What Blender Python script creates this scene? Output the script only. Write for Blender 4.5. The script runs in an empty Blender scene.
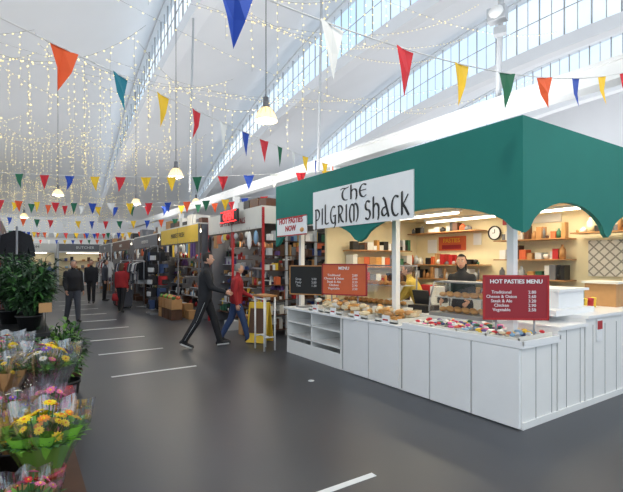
import bpy, math, random
from mathutils import Vector, Matrix
random.seed(7)
R=random.random
def U(a,b): return a+(b-a)*random.random()
scn=bpy.context.scene
# ---------------------------------------------------------------- materials
def s2l(c):
    return tuple(((x/255)/12.92 if x/255<=0.04045 else ((x/255+0.055)/1.055)**2.4) for x in c)
def mat(name,rgb,rough=0.6,metal=0,var=0.12,scale=6,emit=0,bump=0.0,coat=0,trans=0,alpha=1):
    m=bpy.data.materials.new(name); m.use_nodes=True
    nt=m.node_tree; b=nt.nodes['Principled BSDF']
    c=s2l(rgb)
    b.inputs['Roughness'].default_value=rough; b.inputs['Metallic'].default_value=metal
    if coat: b.inputs['Coat Weight'].default_value=coat
    if trans: b.inputs['Transmission Weight'].default_value=trans
    if alpha<1: b.inputs['Alpha'].default_value=alpha
    if var>0 or bump>0:
        tc=nt.nodes.new('ShaderNodeTexCoord'); nz=nt.nodes.new('ShaderNodeTexNoise')
        nz.inputs['Scale'].default_value=scale; nz.inputs['Detail'].default_value=4
        nt.links.new(tc.outputs['Object'],nz.inputs['Vector'])
        mx=nt.nodes.new('ShaderNodeMix'); mx.data_type='RGBA'
        mx.inputs[6].default_value=(*[x*(1-var) for x in c],1)
        mx.inputs[7].default_value=(*[min(1,x*(1+var)) for x in c],1)
        nt.links.new(nz.outputs['Fac'],mx.inputs[0]); nt.links.new(mx.outputs[2],b.inputs['Base Color'])
        if bump>0:
            bp=nt.nodes.new('ShaderNodeBump'); bp.inputs['Strength'].default_value=bump; bp.inputs['Distance'].default_value=0.02
            nt.links.new(nz.outputs['Fac'],bp.inputs['Height']); nt.links.new(bp.outputs['Normal'],b.inputs['Normal'])
    else: b.inputs['Base Color'].default_value=(*c,1)
    if emit>0:
        b.inputs['Emission Color'].default_value=(*c,1); b.inputs['Emission Strength'].default_value=emit
    return m
def nosample(m):
    try: m.cycles.emission_sampling='NONE'
    except Exception: pass
    return m
M={}
M['white']=mat('white_paint',(236,236,234),0.5,var=0.04)
M['whitegloss']=mat('white_laminate',(240,241,242),0.3,var=0.03)
M['offwhite']=mat('off_white',(220,218,210),0.6,var=0.05)
M['roof']=mat('painted_concrete',(240,241,243),0.8,var=0.04,scale=0.6,bump=0.1)
M['cream']=mat('cream_wall',(238,224,186),0.7,var=0.05)
M['teal']=mat('teal_board',(26,118,108),0.8,var=0.06,scale=3)
M['seam']=mat('seam_dark',(120,122,125),0.8,var=0)
M['black']=mat('black_plastic',(26,26,28),0.5,var=0.2)
M['dark']=mat('dark_cloth',(32,33,38),0.85,var=0.25,scale=20,bump=0.2)
M['grey']=mat('grey_metal',(150,153,158),0.4,metal=0.6,var=0.08)
M['lgrey']=mat('light_grey',(190,192,195),0.6,var=0.06)
M['mgrey']=mat('mid_grey',(112,112,116),0.6,var=0.1)
M['red']=mat('red_paint',(176,34,38),0.5,var=0.1)
M['dkred']=mat('dark_red_board',(150,30,42),0.5,var=0.08)
M['orange']=mat('orange_paint',(206,98,56),0.55,var=0.1)
M['yellow']=mat('yellow_paint',(228,190,56),0.55,var=0.08)
M['green']=mat('green_paint',(50,100,74),0.6,var=0.1)
M['blue']=mat('blue_paint',(48,68,124),0.6,var=0.1)
M['ltblue']=mat('light_blue',(128,165,195),0.6,var=0.1)
M['pink']=mat('pink_paper',(222,100,160),0.5,var=0.15)
M['magenta']=mat('magenta_foil',(190,40,134),0.35,var=0.15)
M['purple']=mat('purple',(98,70,128),0.6,var=0.15)
M['kraft']=mat('kraft_paper',(184,140,92),0.75,var=0.12,scale=14)
M['wood']=mat('pine_wood',(176,128,78),0.55,var=0.18,scale=10)
M['dkwood']=mat('dark_wood',(84,56,38),0.6,var=0.25,scale=12)
M['tan']=mat('pastry_crust',(206,150,82),0.5,var=0.3,scale=25,bump=0.3)
M['bread']=mat('wrapped_bread',(222,204,168),0.22,var=0.35,scale=18,coat=0.6)
M['brown']=mat('brown_leather',(92,56,36),0.5,var=0.2)
M['chalk']=mat('chalkboard',(34,36,36),0.8,var=0.25,scale=12)
M['leaf']=mat('leaf_green',(62,108,50),0.5,var=0.35,scale=9)
M['leafdk']=mat('leaf_dark',(42,68,42),0.5,var=0.4,scale=9)
M['leaflt']=mat('leaf_light',(110,160,60),0.5,var=0.3,scale=9)
M['limewrap']=mat('lime_wrap',(130,190,70),0.25,var=0.25,scale=5)
M['petalY']=mat('petal_yellow',(250,215,30),0.6,var=0.1)
M['petalW']=mat('petal_white',(245,242,225),0.6,var=0.05)
M['petalP']=mat('petal_pink',(230,120,160),0.6,var=0.1)
M['petalR']=mat('petal_red',(200,40,50),0.6,var=0.1)
M['petalV']=mat('petal_violet',(130,80,170),0.6,var=0.1)
M['petalO']=mat('petal_orange',(240,150,40),0.6,var=0.1)
M['skin']=mat('skin',(214,164,138),0.55,var=0.06,scale=12)
M['lip']=mat('lip',(170,92,84),0.5,var=0)
M['eye']=mat('eye_dark',(30,24,22),0.3,var=0)
M['hairdk']=mat('hair_dark',(38,30,26),0.7,var=0.3,scale=40)
M['hairgr']=mat('hair_grey',(130,126,122),0.7,var=0.3,scale=40)
M['hairbr']=mat('hair_brown',(84,58,40),0.7,var=0.3,scale=40)
M['jeans']=mat('jeans',(50,70,110),0.8,var=0.2,scale=30)
M['greytr']=mat('grey_trousers',(70,74,84),0.8,var=0.2,scale=30)
M['redcloth']=mat('red_jacket',(158,34,40),0.8,var=0.15,scale=20)
M['cloth_y']=mat('mustard_top',(208,176,70),0.8,var=0.15)
M['tube']=mat('tube_glow',(255,244,222),0.4,var=0,emit=6)
M['led']=nosample(mat('led_red',(255,40,40),0.4,var=0,emit=4))
M['fairy']=nosample(mat('fairy_glow',(255,226,140),0.4,var=0,emit=2.6))
M['bulb']=mat('bulb_glow',(255,240,200),0.4,var=0,emit=9)
M['prism']=nosample(mat('prismatic_shade',(255,228,176),0.25,var=0.15,scale=40,emit=0.8))
M['wire']=mat('wire',(150,150,150),0.6,var=0)
M['linepaint']=mat('line_paint',(226,228,228),0.6,var=0.1,scale=15)
fcol=dict(b=(30,72,170),w=(232,232,228),r=(205,36,48),y=(240,196,44),g=(22,104,72),o=(232,92,40),t=(20,120,140))
FM={k:mat('flag_'+k,v,0.7,var=0.08,scale=8) for k,v in fcol.items()}
def glassmat(name,tint=(1,1,1),refl=0.12):
    m=bpy.data.materials.new(name); m.use_nodes=True; nt=m.node_tree; nt.nodes.clear()
    o=nt.nodes.new('ShaderNodeOutputMaterial'); mx=nt.nodes.new('ShaderNodeMixShader')
    t=nt.nodes.new('ShaderNodeBsdfTransparent'); g=nt.nodes.new('ShaderNodeBsdfGlossy')
    t.inputs[0].default_value=(*tint,1); g.inputs['Roughness'].default_value=0.08
    mx.inputs[0].default_value=refl
    nt.links.new(t.outputs[0],mx.inputs[1]); nt.links.new(g.outputs[0],mx.inputs[2]); nt.links.new(mx.outputs[0],o.inputs[0])
    return m
M['glass']=glassmat('clear_glass',(0.96,0.98,0.98),0.1)
M['cello']=glassmat('cellophane',(0.92,0.93,0.95),0.34)
M['celloP']=glassmat('pink_cellophane',(0.95,0.75,0.85),0.3)
M['winglass']=glassmat('window_glass',(0.94,0.98,1.0),0.03)
def floor_mat():
    m=bpy.data.materials.new('floor_vinyl'); m.use_nodes=True; nt=m.node_tree; b=nt.nodes['Principled BSDF']
    tc=nt.nodes.new('ShaderNodeTexCoord')
    n1=nt.nodes.new('ShaderNodeTexNoise'); n1.inputs['Scale'].default_value=0.7; n1.inputs['Detail'].default_value=6
    n2=nt.nodes.new('ShaderNodeTexNoise'); n2.inputs['Scale'].default_value=180
    r=nt.nodes.new('ShaderNodeValToRGB')
    r.color_ramp.elements[0].position=0.3; r.color_ramp.elements[0].color=(*s2l((58,60,66)),1)
    r.color_ramp.elements[1].position=0.75; r.color_ramp.elements[1].color=(*s2l((74,77,84)),1)
    a=nt.nodes.new('ShaderNodeMix'); a.data_type='RGBA'; a.blend_type='MULTIPLY'; a.inputs[0].default_value=0.35
    for n in (n1,n2): nt.links.new(tc.outputs['Object'],n.inputs['Vector'])
    nt.links.new(n1.outputs['Fac'],r.inputs[0]); nt.links.new(r.outputs[0],a.inputs[6]); nt.links.new(n2.outputs['Fac'],a.inputs[7])
    nt.links.new(a.outputs[2],b.inputs['Base Color'])
    mr=nt.nodes.new('ShaderNodeMapRange'); mr.inputs[3].default_value=0.3; mr.inputs[4].default_value=0.46
    nt.links.new(n1.outputs['Fac'],mr.inputs[0]); nt.links.new(mr.outputs[0],b.inputs['Roughness'])
    return m
M['floor']=floor_mat()
def pattern_mat():
    m=bpy.data.materials.new('lattice_pattern'); m.use_nodes=True; nt=m.node_tree; b=nt.nodes['Principled BSDF']
    tc=nt.nodes.new('ShaderNodeTexCoord'); mp=nt.nodes.new('ShaderNodeMapping'); mp.inputs['Rotation'].default_value=(math.pi/4,0,0)
    v=nt.nodes.new('ShaderNodeTexVoronoi'); v.inputs['Scale'].default_value=9; v.inputs['Randomness'].default_value=0; v.distance='CHEBYCHEV'
    r=nt.nodes.new('ShaderNodeValToRGB'); r.color_ramp.interpolation='CONSTANT'
    r.color_ramp.elements[0].color=(*s2l((214,208,196)),1); r.color_ramp.elements[1].color=(*s2l((140,134,124)),1); r.color_ramp.elements[1].position=0.4
    nt.links.new(tc.outputs['Object'],mp.inputs[0]); nt.links.new(mp.outputs[0],v.inputs['Vector']); nt.links.new(v.outputs['Distance'],r.inputs[0]); nt.links.new(r.outputs[0],b.inputs['Base Color'])
    return m
M['pattern']=pattern_mat()
GOODS=['red','orange','yellow','green','blue','ltblue','purple','white','kraft','wood','black','brown','offwhite','lgrey','dkwood','mgrey','dark','kraft','brown','offwhite','dark','dark','brown','mgrey','dkwood','lgrey']

# ---------------------------------------------------------------- mesh builder
def perp(d):
    d=d.normalized(); a=Vector((0,0,1)) if abs(d.z)<0.9 else Vector((1,0,0))
    x=d.cross(a).normalized(); return x,d.cross(x).normalized()
def arc(cx,cy,rx,ry,a0,a1,n=10):
    return [(cx+rx*math.cos(math.radians(a0+(a1-a0)*i/n)),cy+ry*math.sin(math.radians(a0+(a1-a0)*i/n))) for i in range(n+1)]
GL={
'T':(.72,[[(0,.88),(.15,.97),(.5,.92),(.72,.98)],arc(.5,.45,.36,.46,100,290)]),
'H':(.62,[[(.06,1.1),(.06,0)],[(.06,.5),(.2,.7)]+arc(.32,.44,.24,.30,90,-10,6)+[(.56,.15),(.5,-.08)]]),
'E':(.62,[arc(.36,.48,.32,.48,50,310,14),[(.08,.5),(.56,.52)]]),
'P':(.62,[[(.1,.92),(.1,-.28)],[(.0,.92),(.1,.92)]+arc(.2,.62,.36,.32,95,-110,10)]),
'I':(.2,[[(.1,.95),(.1,0)]]),
'L':(.5,[[(.08,1.15),(.08,.08),(.24,.0),(.48,.06)]]),
'G':(.7,[arc(.38,.48,.34,.48,60,290,14)+[(.56,.06),(.6,.4)],[(.36,.42),(.68,.44)],[(.6,.42),(.6,-.1),(.45,-.26)]]),
'R':(.64,[[(.1,.95),(.1,0)],[(.0,.92)]+arc(.2,.70,.32,.25,95,-95,8),[(.22,.46),(.42,.1),(.64,.0)]]),
'M':(1.0,[arc(.34,.42,.28,.50,100,260,10),[(.34,.92),(.52,.8),(.52,0)],arc(.66,.42,.28,.50,120,-70,12)]),
'S':(.56,[arc(.29,.71,.23,.24,40,250,8)+arc(.27,.24,.25,.25,80,-140,8)]),
'A':(.66,[[(.12,.98),(.3,.8),(.62,.0)],[(.42,.52)]+arc(.22,.27,.2,.2,90,290,8)+[(.52,.22)]]),
'C':(.58,[arc(.36,.48,.33,.48,55,305,14)]),
'K':(.64,[[(.08,1.1),(.08,0)],[(.55,.92),(.3,.62),(.12,.48)],[(.16,.5),(.36,.3),(.62,-.04)]]),
' ':(.22,[])}
class MB:
    def __init__(s): s.v=[];s.f=[];s.m=[];s.sm=[];s.mats=[]
    def mi(s,mt):
        if isinstance(mt,str): mt=M[mt]
        if mt not in s.mats: s.mats.append(mt)
        return s.mats.index(mt)
    def add(s,vs,fs,mt,smooth=False):
        o=len(s.v); s.v+=[Vector(v) for v in vs]; i=s.mi(mt)
        for f in fs: s.f.append(tuple(o+k for k in f)); s.m.append(i); s.sm.append(smooth)
    def box(s,c,d,mt,rz=0,rx=0,ry=0):
        Rm=Matrix.Rotation(rz,3,'Z')@Matrix.Rotation(ry,3,'Y')@Matrix.Rotation(rx,3,'X')
        c=Vector(c); vs=[c+Rm@Vector((x*d[0]/2,y*d[1]/2,z*d[2]/2)) for x in(-1,1) for y in(-1,1) for z in(-1,1)]
        s.add(vs,[(0,1,3,2),(4,6,7,5),(0,4,5,1),(2,3,7,6),(0,2,6,4),(1,5,7,3)],mt)
    def b2(s,x0,x1,y0,y1,z0,z1,mt): s.box(((x0+x1)/2,(y0+y1)/2,(z0+z1)/2),(abs(x1-x0),abs(y1-y0),abs(z1-z0)),mt)
    def tube(s,p0,p1,r0,r1,mt,n=8,cap=True):
        p0=Vector(p0);p1=Vector(p1);d=p1-p0
        if d.length<1e-6: return
        x,y=perp(d); vs=[]
        for p,r in((p0,r0),(p1,r1)):
            for i in range(n):
                a=2*math.pi*i/n; vs.append(p+x*math.cos(a)*r+y*math.sin(a)*r)
        fs=[(i,(i+1)%n,n+(i+1)%n,n+i) for i in range(n)]
        if cap: fs+=[tuple(range(n-1,-1,-1)),tuple(range(n,2*n))]
        s.add(vs,fs,mt,True)
    def path(s,pts,r,mt,n=6):
        for a,b in zip(pts[:-1],pts[1:]): s.tube(a,b,r,r,mt,n,True)
    def ball(s,c,rad,mt,n=12,m=8,fn=None,Rm=None,keep=None):
        if not hasattr(rad,'__len__'): rad=(rad,)*3
        c=Vector(c); uv=[]
        for j in range(m+1):
            ph=math.pi*j/m
            for i in range(n):
                a=2*math.pi*i/n; uv.append(Vector((math.sin(ph)*math.cos(a),math.sin(ph)*math.sin(a),math.cos(ph))))
        fs=[(j*n+i,(j+1)*n+i,(j+1)*n+(i+1)%n,j*n+(i+1)%n) for j in range(m) for i in range(n)]
        if keep: fs=[f for f in fs if keep(sum((uv[k] for k in f),Vector())/4)]
        vs=[]
        for u in uv:
            q=Vector((u.x*rad[0],u.y*rad[1],u.z*rad[2]))
            if fn: q=fn(u,q)
            if Rm: q=Rm@q
            vs.append(c+q)
        s.add(vs,fs,mt,True)
    def lathe(s,c,prof,mt,n=16,ruf=0,k=7):
        c=Vector(c); vs=[]
        for (r,z) in prof:
            for i in range(n):
                a=2*math.pi*i/n; rr=r*(1+ruf*math.sin(k*a)*(z-prof[0][1])/max(1e-6,(prof[-1][1]-prof[0][1])))
                vs.append(c+Vector((math.cos(a)*rr,math.sin(a)*rr,z+(ruf*.25*r*math.sin(k*a+1) if z==prof[-1][1] else 0))))
        fs=[(j*n+i,j*n+(i+1)%n,(j+1)*n+(i+1)%n,(j+1)*n+i) for j in range(len(prof)-1) for i in range(n)]
        s.add(vs,fs,mt,True)
    def loft(s,rings,mt,n=14,xd=Vector((1,0,0))):
        vs=[]
        for (c,rx,ry,yd) in rings:
            for i in range(n):
                a=2*math.pi*i/n; vs.append(Vector(c)+xd*math.cos(a)*rx+yd*math.sin(a)*ry)
        k=len(rings)
        fs=[(j*n+i,j*n+(i+1)%n,(j+1)*n+(i+1)%n,(j+1)*n+i) for j in range(k-1) for i in range(n)]
        fs+=[tuple(range(n-1,-1,-1)),tuple(range((k-1)*n,k*n))]
        s.add(vs,fs,mt,True)
    def leaf(s,p,d,L,W,mt,droop=0.3):
        p=Vector(p); d=Vector(d).normalized(); sd=d.cross(Vector((0,0,1)))
        if sd.length<0.01: sd=Vector((1,0,0))
        sd.normalize(); up=sd.cross(d)
        m1=p+d*L*0.45; m2=p+d*L*0.8-Vector((0,0,droop*L*0.3)); t=p+d*L-Vector((0,0,droop*L*0.7))
        s.add([p,m1+sd*W/2+up*W*.15,m1,m1-sd*W/2+up*W*.15,m2+sd*W*.35,m2,m2-sd*W*.35,t],
              [(0,1,2),(0,2,3),(1,4,5,2),(2,5,6,3),(4,7,5),(5,7,6)],mt)
    def flower(s,c,r,pm,cm,n=9,nd=None):
        c=Vector(c); nd=Vector(nd or (U(-.4,.4),U(-.6,.1),1)).normalized(); x,y=perp(nd)
        for ring,(rr,h) in enumerate(((r,0.15),(r*.65,0.4))):
            for i in range(n):
                a=2*math.pi*(i+ring*.5)/n; d=x*math.cos(a)+y*math.sin(a); t=x*-math.sin(a)+y*math.cos(a)
                s.add([c,c+d*rr*.55+t*rr*.24+nd*rr*h,c+d*rr+nd*rr*h*.6,c+d*rr*.55-t*rr*.24+nd*rr*h],[(0,1,2,3)],pm)
        s.ball(c+nd*r*.2,r*.2,cm,6,4)
    def text(s,body,size,c,nrm,mt,ex=0.003,align='CENTER',shear=0,bold=0,sp=1,wsp=1):
        cu=bpy.data.curves.new('t','FONT'); cu.body=body; cu.size=size; cu.extrude=ex; cu.align_x=align; cu.align_y='CENTER'; cu.resolution_u=2; cu.offset=bold
        cu.shear=shear; cu.space_character=sp; cu.space_word=wsp
        ob=bpy.data.objects.new('t',cu); scn.collection.objects.link(ob)
        bpy.context.view_layer.update()
        me=bpy.data.meshes.new_from_object(ob.evaluated_get(bpy.context.evaluated_depsgraph_get()))
        nrm=Vector(nrm).normalized(); z=Vector((0,0,1)); xa=z.cross(nrm).normalized(); ya=nrm.cross(xa)
        c=Vector(c)+nrm*0.002
        s.add([c+xa*v.co.x+ya*v.co.y+nrm*v.co.z for v in me.vertices],[tuple(p.vertices) for p in me.polygons],mt)
        bpy.data.objects.remove(ob); bpy.data.curves.remove(cu); bpy.data.meshes.remove(me)
    def uncial(s,body,width,height,c,nrm,mt,nib=.10,gap=.16,th=.034):
        nrm=Vector(nrm).normalized(); z=Vector((0,0,1)); xa=z.cross(nrm).normalized(); c=Vector(c)
        tot=sum(GL[ch][0]+gap for ch in body)-gap; kx=width/tot; x=-width/2; e=0
        nv=(math.cos(math.radians(20))*nib/2,math.sin(math.radians(20))*nib/2)
        for ch in body:
            w,st=GL[ch]
            for pl in st:
                for (a,b) in zip(pl[:-1],pl[1:]):
                    pts=[(a[0]-nv[0],a[1]-nv[1]),(a[0]+nv[0],a[1]+nv[1]),(b[0]+nv[0],b[1]+nv[1]),(b[0]-nv[0],b[1]-nv[1])]
                    e+=1; q=[c+xa*(x+px*kx)+z*(py-.5)*height+nrm*(.003+.00001*e) for px,py in pts]
                    s.add(q,[(0,1,2,3)],mt)
                    d=Vector((b[0]-a[0],b[1]-a[1])); 
                    if d.length>1e-5:
                        n2=Vector((-d.y,d.x)).normalized()*th; d2=d.normalized()*.02
                        pts=[(a[0]-n2.x-d2.x,a[1]-n2.y-d2.y),(a[0]+n2.x-d2.x,a[1]+n2.y-d2.y),(b[0]+n2.x+d2.x,b[1]+n2.y+d2.y),(b[0]-n2.x+d2.x,b[1]-n2.y+d2.y)]
                        e+=1; s.add([c+xa*(x+px*kx)+z*(py-.5)*height+nrm*(.003+.00001*e) for px,py in pts],[(0,1,2,3)],mt)
            x+=(w+gap)*kx
    def xf(s,Mx,start=0):
        for i in range(start,len(s.v)): s.v[i]=Mx@s.v[i]
    def obj(s,name,bevel=0):
        xs=[v.x for v in s.v];ys=[v.y for v in s.v];zs=[v.z for v in s.v]
        o=Vector(((min(xs)+max(xs))/2,(min(ys)+max(ys))/2,min(zs)))
        me=bpy.data.meshes.new(name); me.from_pydata([v-o for v in s.v],[],s.f)
        for m in s.mats: me.materials.append(m)
        me.polygons.foreach_set('material_index',s.m); me.polygons.foreach_set('use_smooth',s.sm); me.update()
        ob=bpy.data.objects.new(name,me); ob.location=o; scn.collection.objects.link(ob)
        if bevel:
            b=ob.modifiers.new('bevel','BEVEL'); b.width=bevel; b.segments=2; b.limit_method='ANGLE'
        return ob

# ---------------------------------------------------------------- room shell
m=MB(); m.b2(-14,32,-6,38,-0.2,0,'floor'); m.obj('floor')
m=MB()
for y,x0,x1 in [(2.58,1.12,2.29),(6.84,1.09,2.33),(8.6,1.16,2.28),(10.2,1.21,2.3),(11.9,1.2,2.3),(13.6,1.2,2.3),(15.4,1.2,2.3),(17.2,1.2,2.3),(19,1.2,2.3),(21,1.2,2.3)]:
    m.b2(x0,x1,y-.028,y+.028,0.0,0.004,'linepaint')
m.obj('floor_marking_lines')
m=MB(); m.lathe((3.37,5.1,0),[(0,.006),(.04,.006),(.045,0)],'lgrey',16); m.obj('floor_reflection_disc')  # pale grey disc standing in for a light reflection on the floor

YC,HALF,SPR=9,27,5
def Lz(y): return SPR+5.5*(1-((y-YC)/HALF)**2)
def Uz(y): return SPR+0.3+7.7*(1-((y-YC)/HALF)**2)
XI=[-8,-1.5,5,11.5,18,24.5,31]
YS=[-4+i*1.0 for i in range(41)]
m=MB()
for a,b in zip(XI[:-1],XI[1:]):
    K=6; vs=[]
    for y in YS:
        for k in range(K+1):
            t=k/K; zz=Lz(y)*(1-t)+Uz(y)*t-0.35*math.sin(math.pi*t)
            vs.append((a+(b-a)*t,y,zz))
    fs=[(j*(K+1)+k,j*(K+1)+k+1,(j+1)*(K+1)+k+1,(j+1)*(K+1)+k) for j in range(len(YS)-1) for k in range(K)]
    m.add(vs,fs,'roof',True)
m.obj('ceiling')
def arch(m,x0,x1,zf,d0,d1,mt,ys=YS):
    vs=[]
    for y in ys:
        z=zf(y); vs+=[(x0,y,z+d0),(x1,y,z+d0),(x1,y,z+d1),(x0,y,z+d1)]
    fs=[]
    for j in range(len(ys)-1):
        for k in range(4): fs.append((4*j+k,4*j+(k+1)%4,4*j+4+(k+1)%4,4*j+4+k))
    m.add(vs,fs,mt)
for n,x in enumerate(XI[1:-1]):
    m=MB(); arch(m,x-.25,x+.25,Lz,-.45,.05,'roof'); arch(m,x-.2,x+.15,Uz,-.18,.12,'roof')
    m.obj('roof_rib' )
    m=MB()
    for y in YS[:-1]:
        y1=y+1; za,zb=Lz(y)+.05,Uz(y)-.15; zc,zd=Lz(y1)+.05,Uz(y1)-.15
        if zb-za<.12 or zd-zc<.05: continue
        m.add([(x,y,za),(x,y1,zc),(x,y1,zd),(x,y,zb)],[(0,1,2,3)],'winglass')
        m.tube((x-.04,y,za),(x-.04,y,zb),.035,.035,'lgrey',4)
        m.tube((x-.04,y+.5,(za+zc)/2),(x-.04,y+.5,(zb+zd)/2),.02,.02,'lgrey',4)
        for fr in (0.5,):
            m.tube((x-.04,y,za+(zb-za)*fr),(x-.04,y1,zc+(zd-zc)*fr),.022,.022,'lgrey',4)
    m.obj('window_%d'%(n+1))
m=MB()
m.b2(-14,32,36,36.3,0,5.6,'roof'); m.obj('wall_far')
m=MB(); m.b2(31,31.3,-4,36,0,14,'roof'); m.obj('wall_right')
m=MB(); m.b2(-14,31,35.8,36,3.4,3.7,'lgrey'); m.obj('trim_1')
m=MB(); m.b2(6.9,7.2,-3,35.8,4.2,4.46,'white'); m.b2(6.86,7.24,-3,35.8,4.44,4.5,'white')
for y in (0.4,9.5,16,23,30): m.b2(6.95,7.15,y-.1,y+.1,0,4.2,'white')
m.obj('support_beam')
m=MB(); m.tube((6.95,4.6,4.52),(7.2,4.6,10.1),.05,.05,'lgrey',8); m.box((6.85,4.55,5.9),(.2,.3,.22),'lgrey',rz=.3); m.ball((6.73,4.5,5.9),(.09,.13,.1),'white'); m.box((6.85,4.5,5.6),(.14,.2,.12),'lgrey',rz=.5)
m.obj('floodlight_pole')
m=MB()
for x,y in [(4.7,14.5),(6.5,9.5)]:
    m.tube((x,y,4),(x+.15,y,Lz(y)-.1),.035,.035,'lgrey',6)
m.obj('suspension_rods')

# ---------------------------------------------------------------- pasty stall
X0=4.07
m=MB()
ZB,ZT=1.94,3.08
def scallop(t):
    return ZB+0.02+0.33*math.sin(math.pi*min(1,max(0,t)))**0.55
def fascia(m,p0,p1,n_arch,th):
    p0=Vector(p0);p1=Vector(p1);d=(p1-p0);L=d.length;dn=d/L; nr=Vector((-dn.y,dn.x,0))*th
    N=24*n_arch; vs=[]
    for i in range(N+1):
        s=i/N; a=(s*n_arch)%1 if i<N else 1
        w=.04
        z=ZB if (a<w or a>1-w) else scallop((a-w)/(1-2*w))
        p=p0+d*s
        for q in (p,p+nr): vs+=[(q.x,q.y,z),(q.x,q.y,ZT)]
    fs=[]
    for i in range(N):
        o=4*i;k=o+4
        fs+=[(o,k,k+1,o+1),(o+2,o+3,k+3,k+2),(o,o+2,k+2,k),(o+1,k+1,k+3,o+3)]
    fs+=[(0,1,3,2),(4*N,4*N+2,4*N+3,4*N+1)]
    m.add(vs,fs,'teal')
fascia(m,(X0,2.43,0),(X0,7.38,0),2,-.05)
fascia(m,(X0+.051,2.43,0),(7.59,2.43,0),2,.05)
m.b2(4.12,7.7,7.33,7.38,2.5,3.08,'teal')
m.b2(4.12,7.8,2.48,7.33,3.0,3.05,'white'); m.b2(4.13,7.8,2.49,7.33,2.56,2.6,'cream')
m.b2(7.8,7.86,2.48,7.38,0,3.05,'cream'); m.b2(5.2,7.8,7.3,7.36,0,2.6,'cream')
for x,y in ((4.5,2.81),(4.5,4.6),(4.5,7.14),(7.5,2.6)):
    m.b2(x-.04,x+.04,y-.04,y+.04,0.0,2.57,'white')
m.b2(X0-.015,X0-.001,3.84,6.08,2.19,2.80,'whitegloss')
m.uncial('THE',.60,.19,(X0-.016,5.02,2.67),(-1,0,0),'black',nib=.16)
m.uncial('PILGRIM SHACK',2.10,.27,(X0-.016,4.96,2.385),(-1,0,0),'black',nib=.17,gap=.2,th=.04)
m.b2(X0-.02,X0-.001,6.28,7.3,2.12,2.46,'whitegloss')
m.b2(X0-.022,X0-.001,6.28,7.3,2.12,2.14,'red'); m.b2(X0-.022,X0-.001,6.28,7.3,2.44,2.46,'red')
m.text('HOT PASTIES\nNOW',.14,(X0-.021,6.8,2.32),(-1,0,0),'red',bold=.003)
m.ball((X0-.02,6.42,2.21),(.01,.07,.04),'tan',10,6)
m.obj('food_stall_canopy')
m=MB()
for x,y0,y1 in ((7.35,2.9,4.3),(7.35,4.9,6.6),(6.3,2.9,4.3),(6.3,4.9,6.6),(5.2,2.9,4.3),(5.2,4.9,6.6)):
    m.b2(x-.06,x+.06,y0,y1,2.52,2.56,'white'); m.tube((x,y0+.03,2.5),(x,y1-.03,2.5),.02,.02,'tube',8)
m.obj('fluorescent_tube_lights')
m=MB()
Z=.83
m.b2(4.10,4.75,2.46,5.36,0.0,Z-.03,'white'); m.b2(4.13,4.72,5.36,7.0,0,.06,'lgrey')
m.b2(X0,4.78,2.43,5.0,Z-.03,Z,'whitegloss'); m.b2(4.04,4.8,5.0,7.05,Z-.03,Z,'whitegloss')
for a,b in ((2.47,3.01),(3.03,3.59),(3.61,4.04)): m.b2(4.07,4.10,a,b,.012,Z-.035,'whitegloss')
for a,b in ((4.13,4.71),(4.73,5.29)): m.b2(4.08,4.10,a,b,.012,Z-.035,'whitegloss')
for y in (3.02,3.6,4.085,4.72,5.33): m.b2(4.096,4.101,y-.006,y+.006,.02,Z-.03,'seam')
m.b2(4.70,4.75,5.36,7.0,.06,Z-.03,'white')
for y in (5.38,6.2,6.99): m.b2(4.10,4.72,y-.015,y+.015,.0,Z-.03,'white')
for z in (.08,.32,.57): m.b2(4.10,4.72,5.38,6.99,z-.012,z+.012,'white')
m.b2(4.09,4.11,5.36,7.0,.0,.24,'white')
for (a,b,c,d) in ((X0,X0+.02,2.43,4.05),(4.76,4.78,2.43,4.05),(X0,4.78,2.43,2.45),(X0,4.78,4.03,4.05)):
    m.b2(a,b,c,d,Z,Z+.045,'whitegloss')
m.b2(4.78,5.35,2.46,3.15,0.0,.95,'white'); m.b2(4.78,5.38,2.43,3.2,.92,.96,'whitegloss')
m.b2(5.38,7.5,2.46,3.15,0.0,1.0,'white'); m.b2(5.38,7.55,2.43,3.2,1.0,1.035,'whitegloss')
for x in [4.35+.3*i for i in range(11)]: m.b2(x-.003,x+.003,2.456,2.461,.02,.8 if x<4.78 else .92,'seam')
m.b2(4.1,7.5,2.445,2.46,0,.07,'white')
m.b2(5.05,5.95,2.62,3.2,1.03,1.10,'whitegloss'); m.b2(5.3,5.9,2.72,3.15,1.1,1.3,'whitegloss'); m.b2(5.25,5.95,2.68,3.2,1.3,1.33,'whitegloss')
m.b2(5.62,5.74,2.44,2.456,.72,.98,'whitegloss'); m.b2(5.62,5.74,2.437,2.441,.86,.96,'red')
m.obj('serving_counter',bevel=.004)
m=MB()
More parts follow.
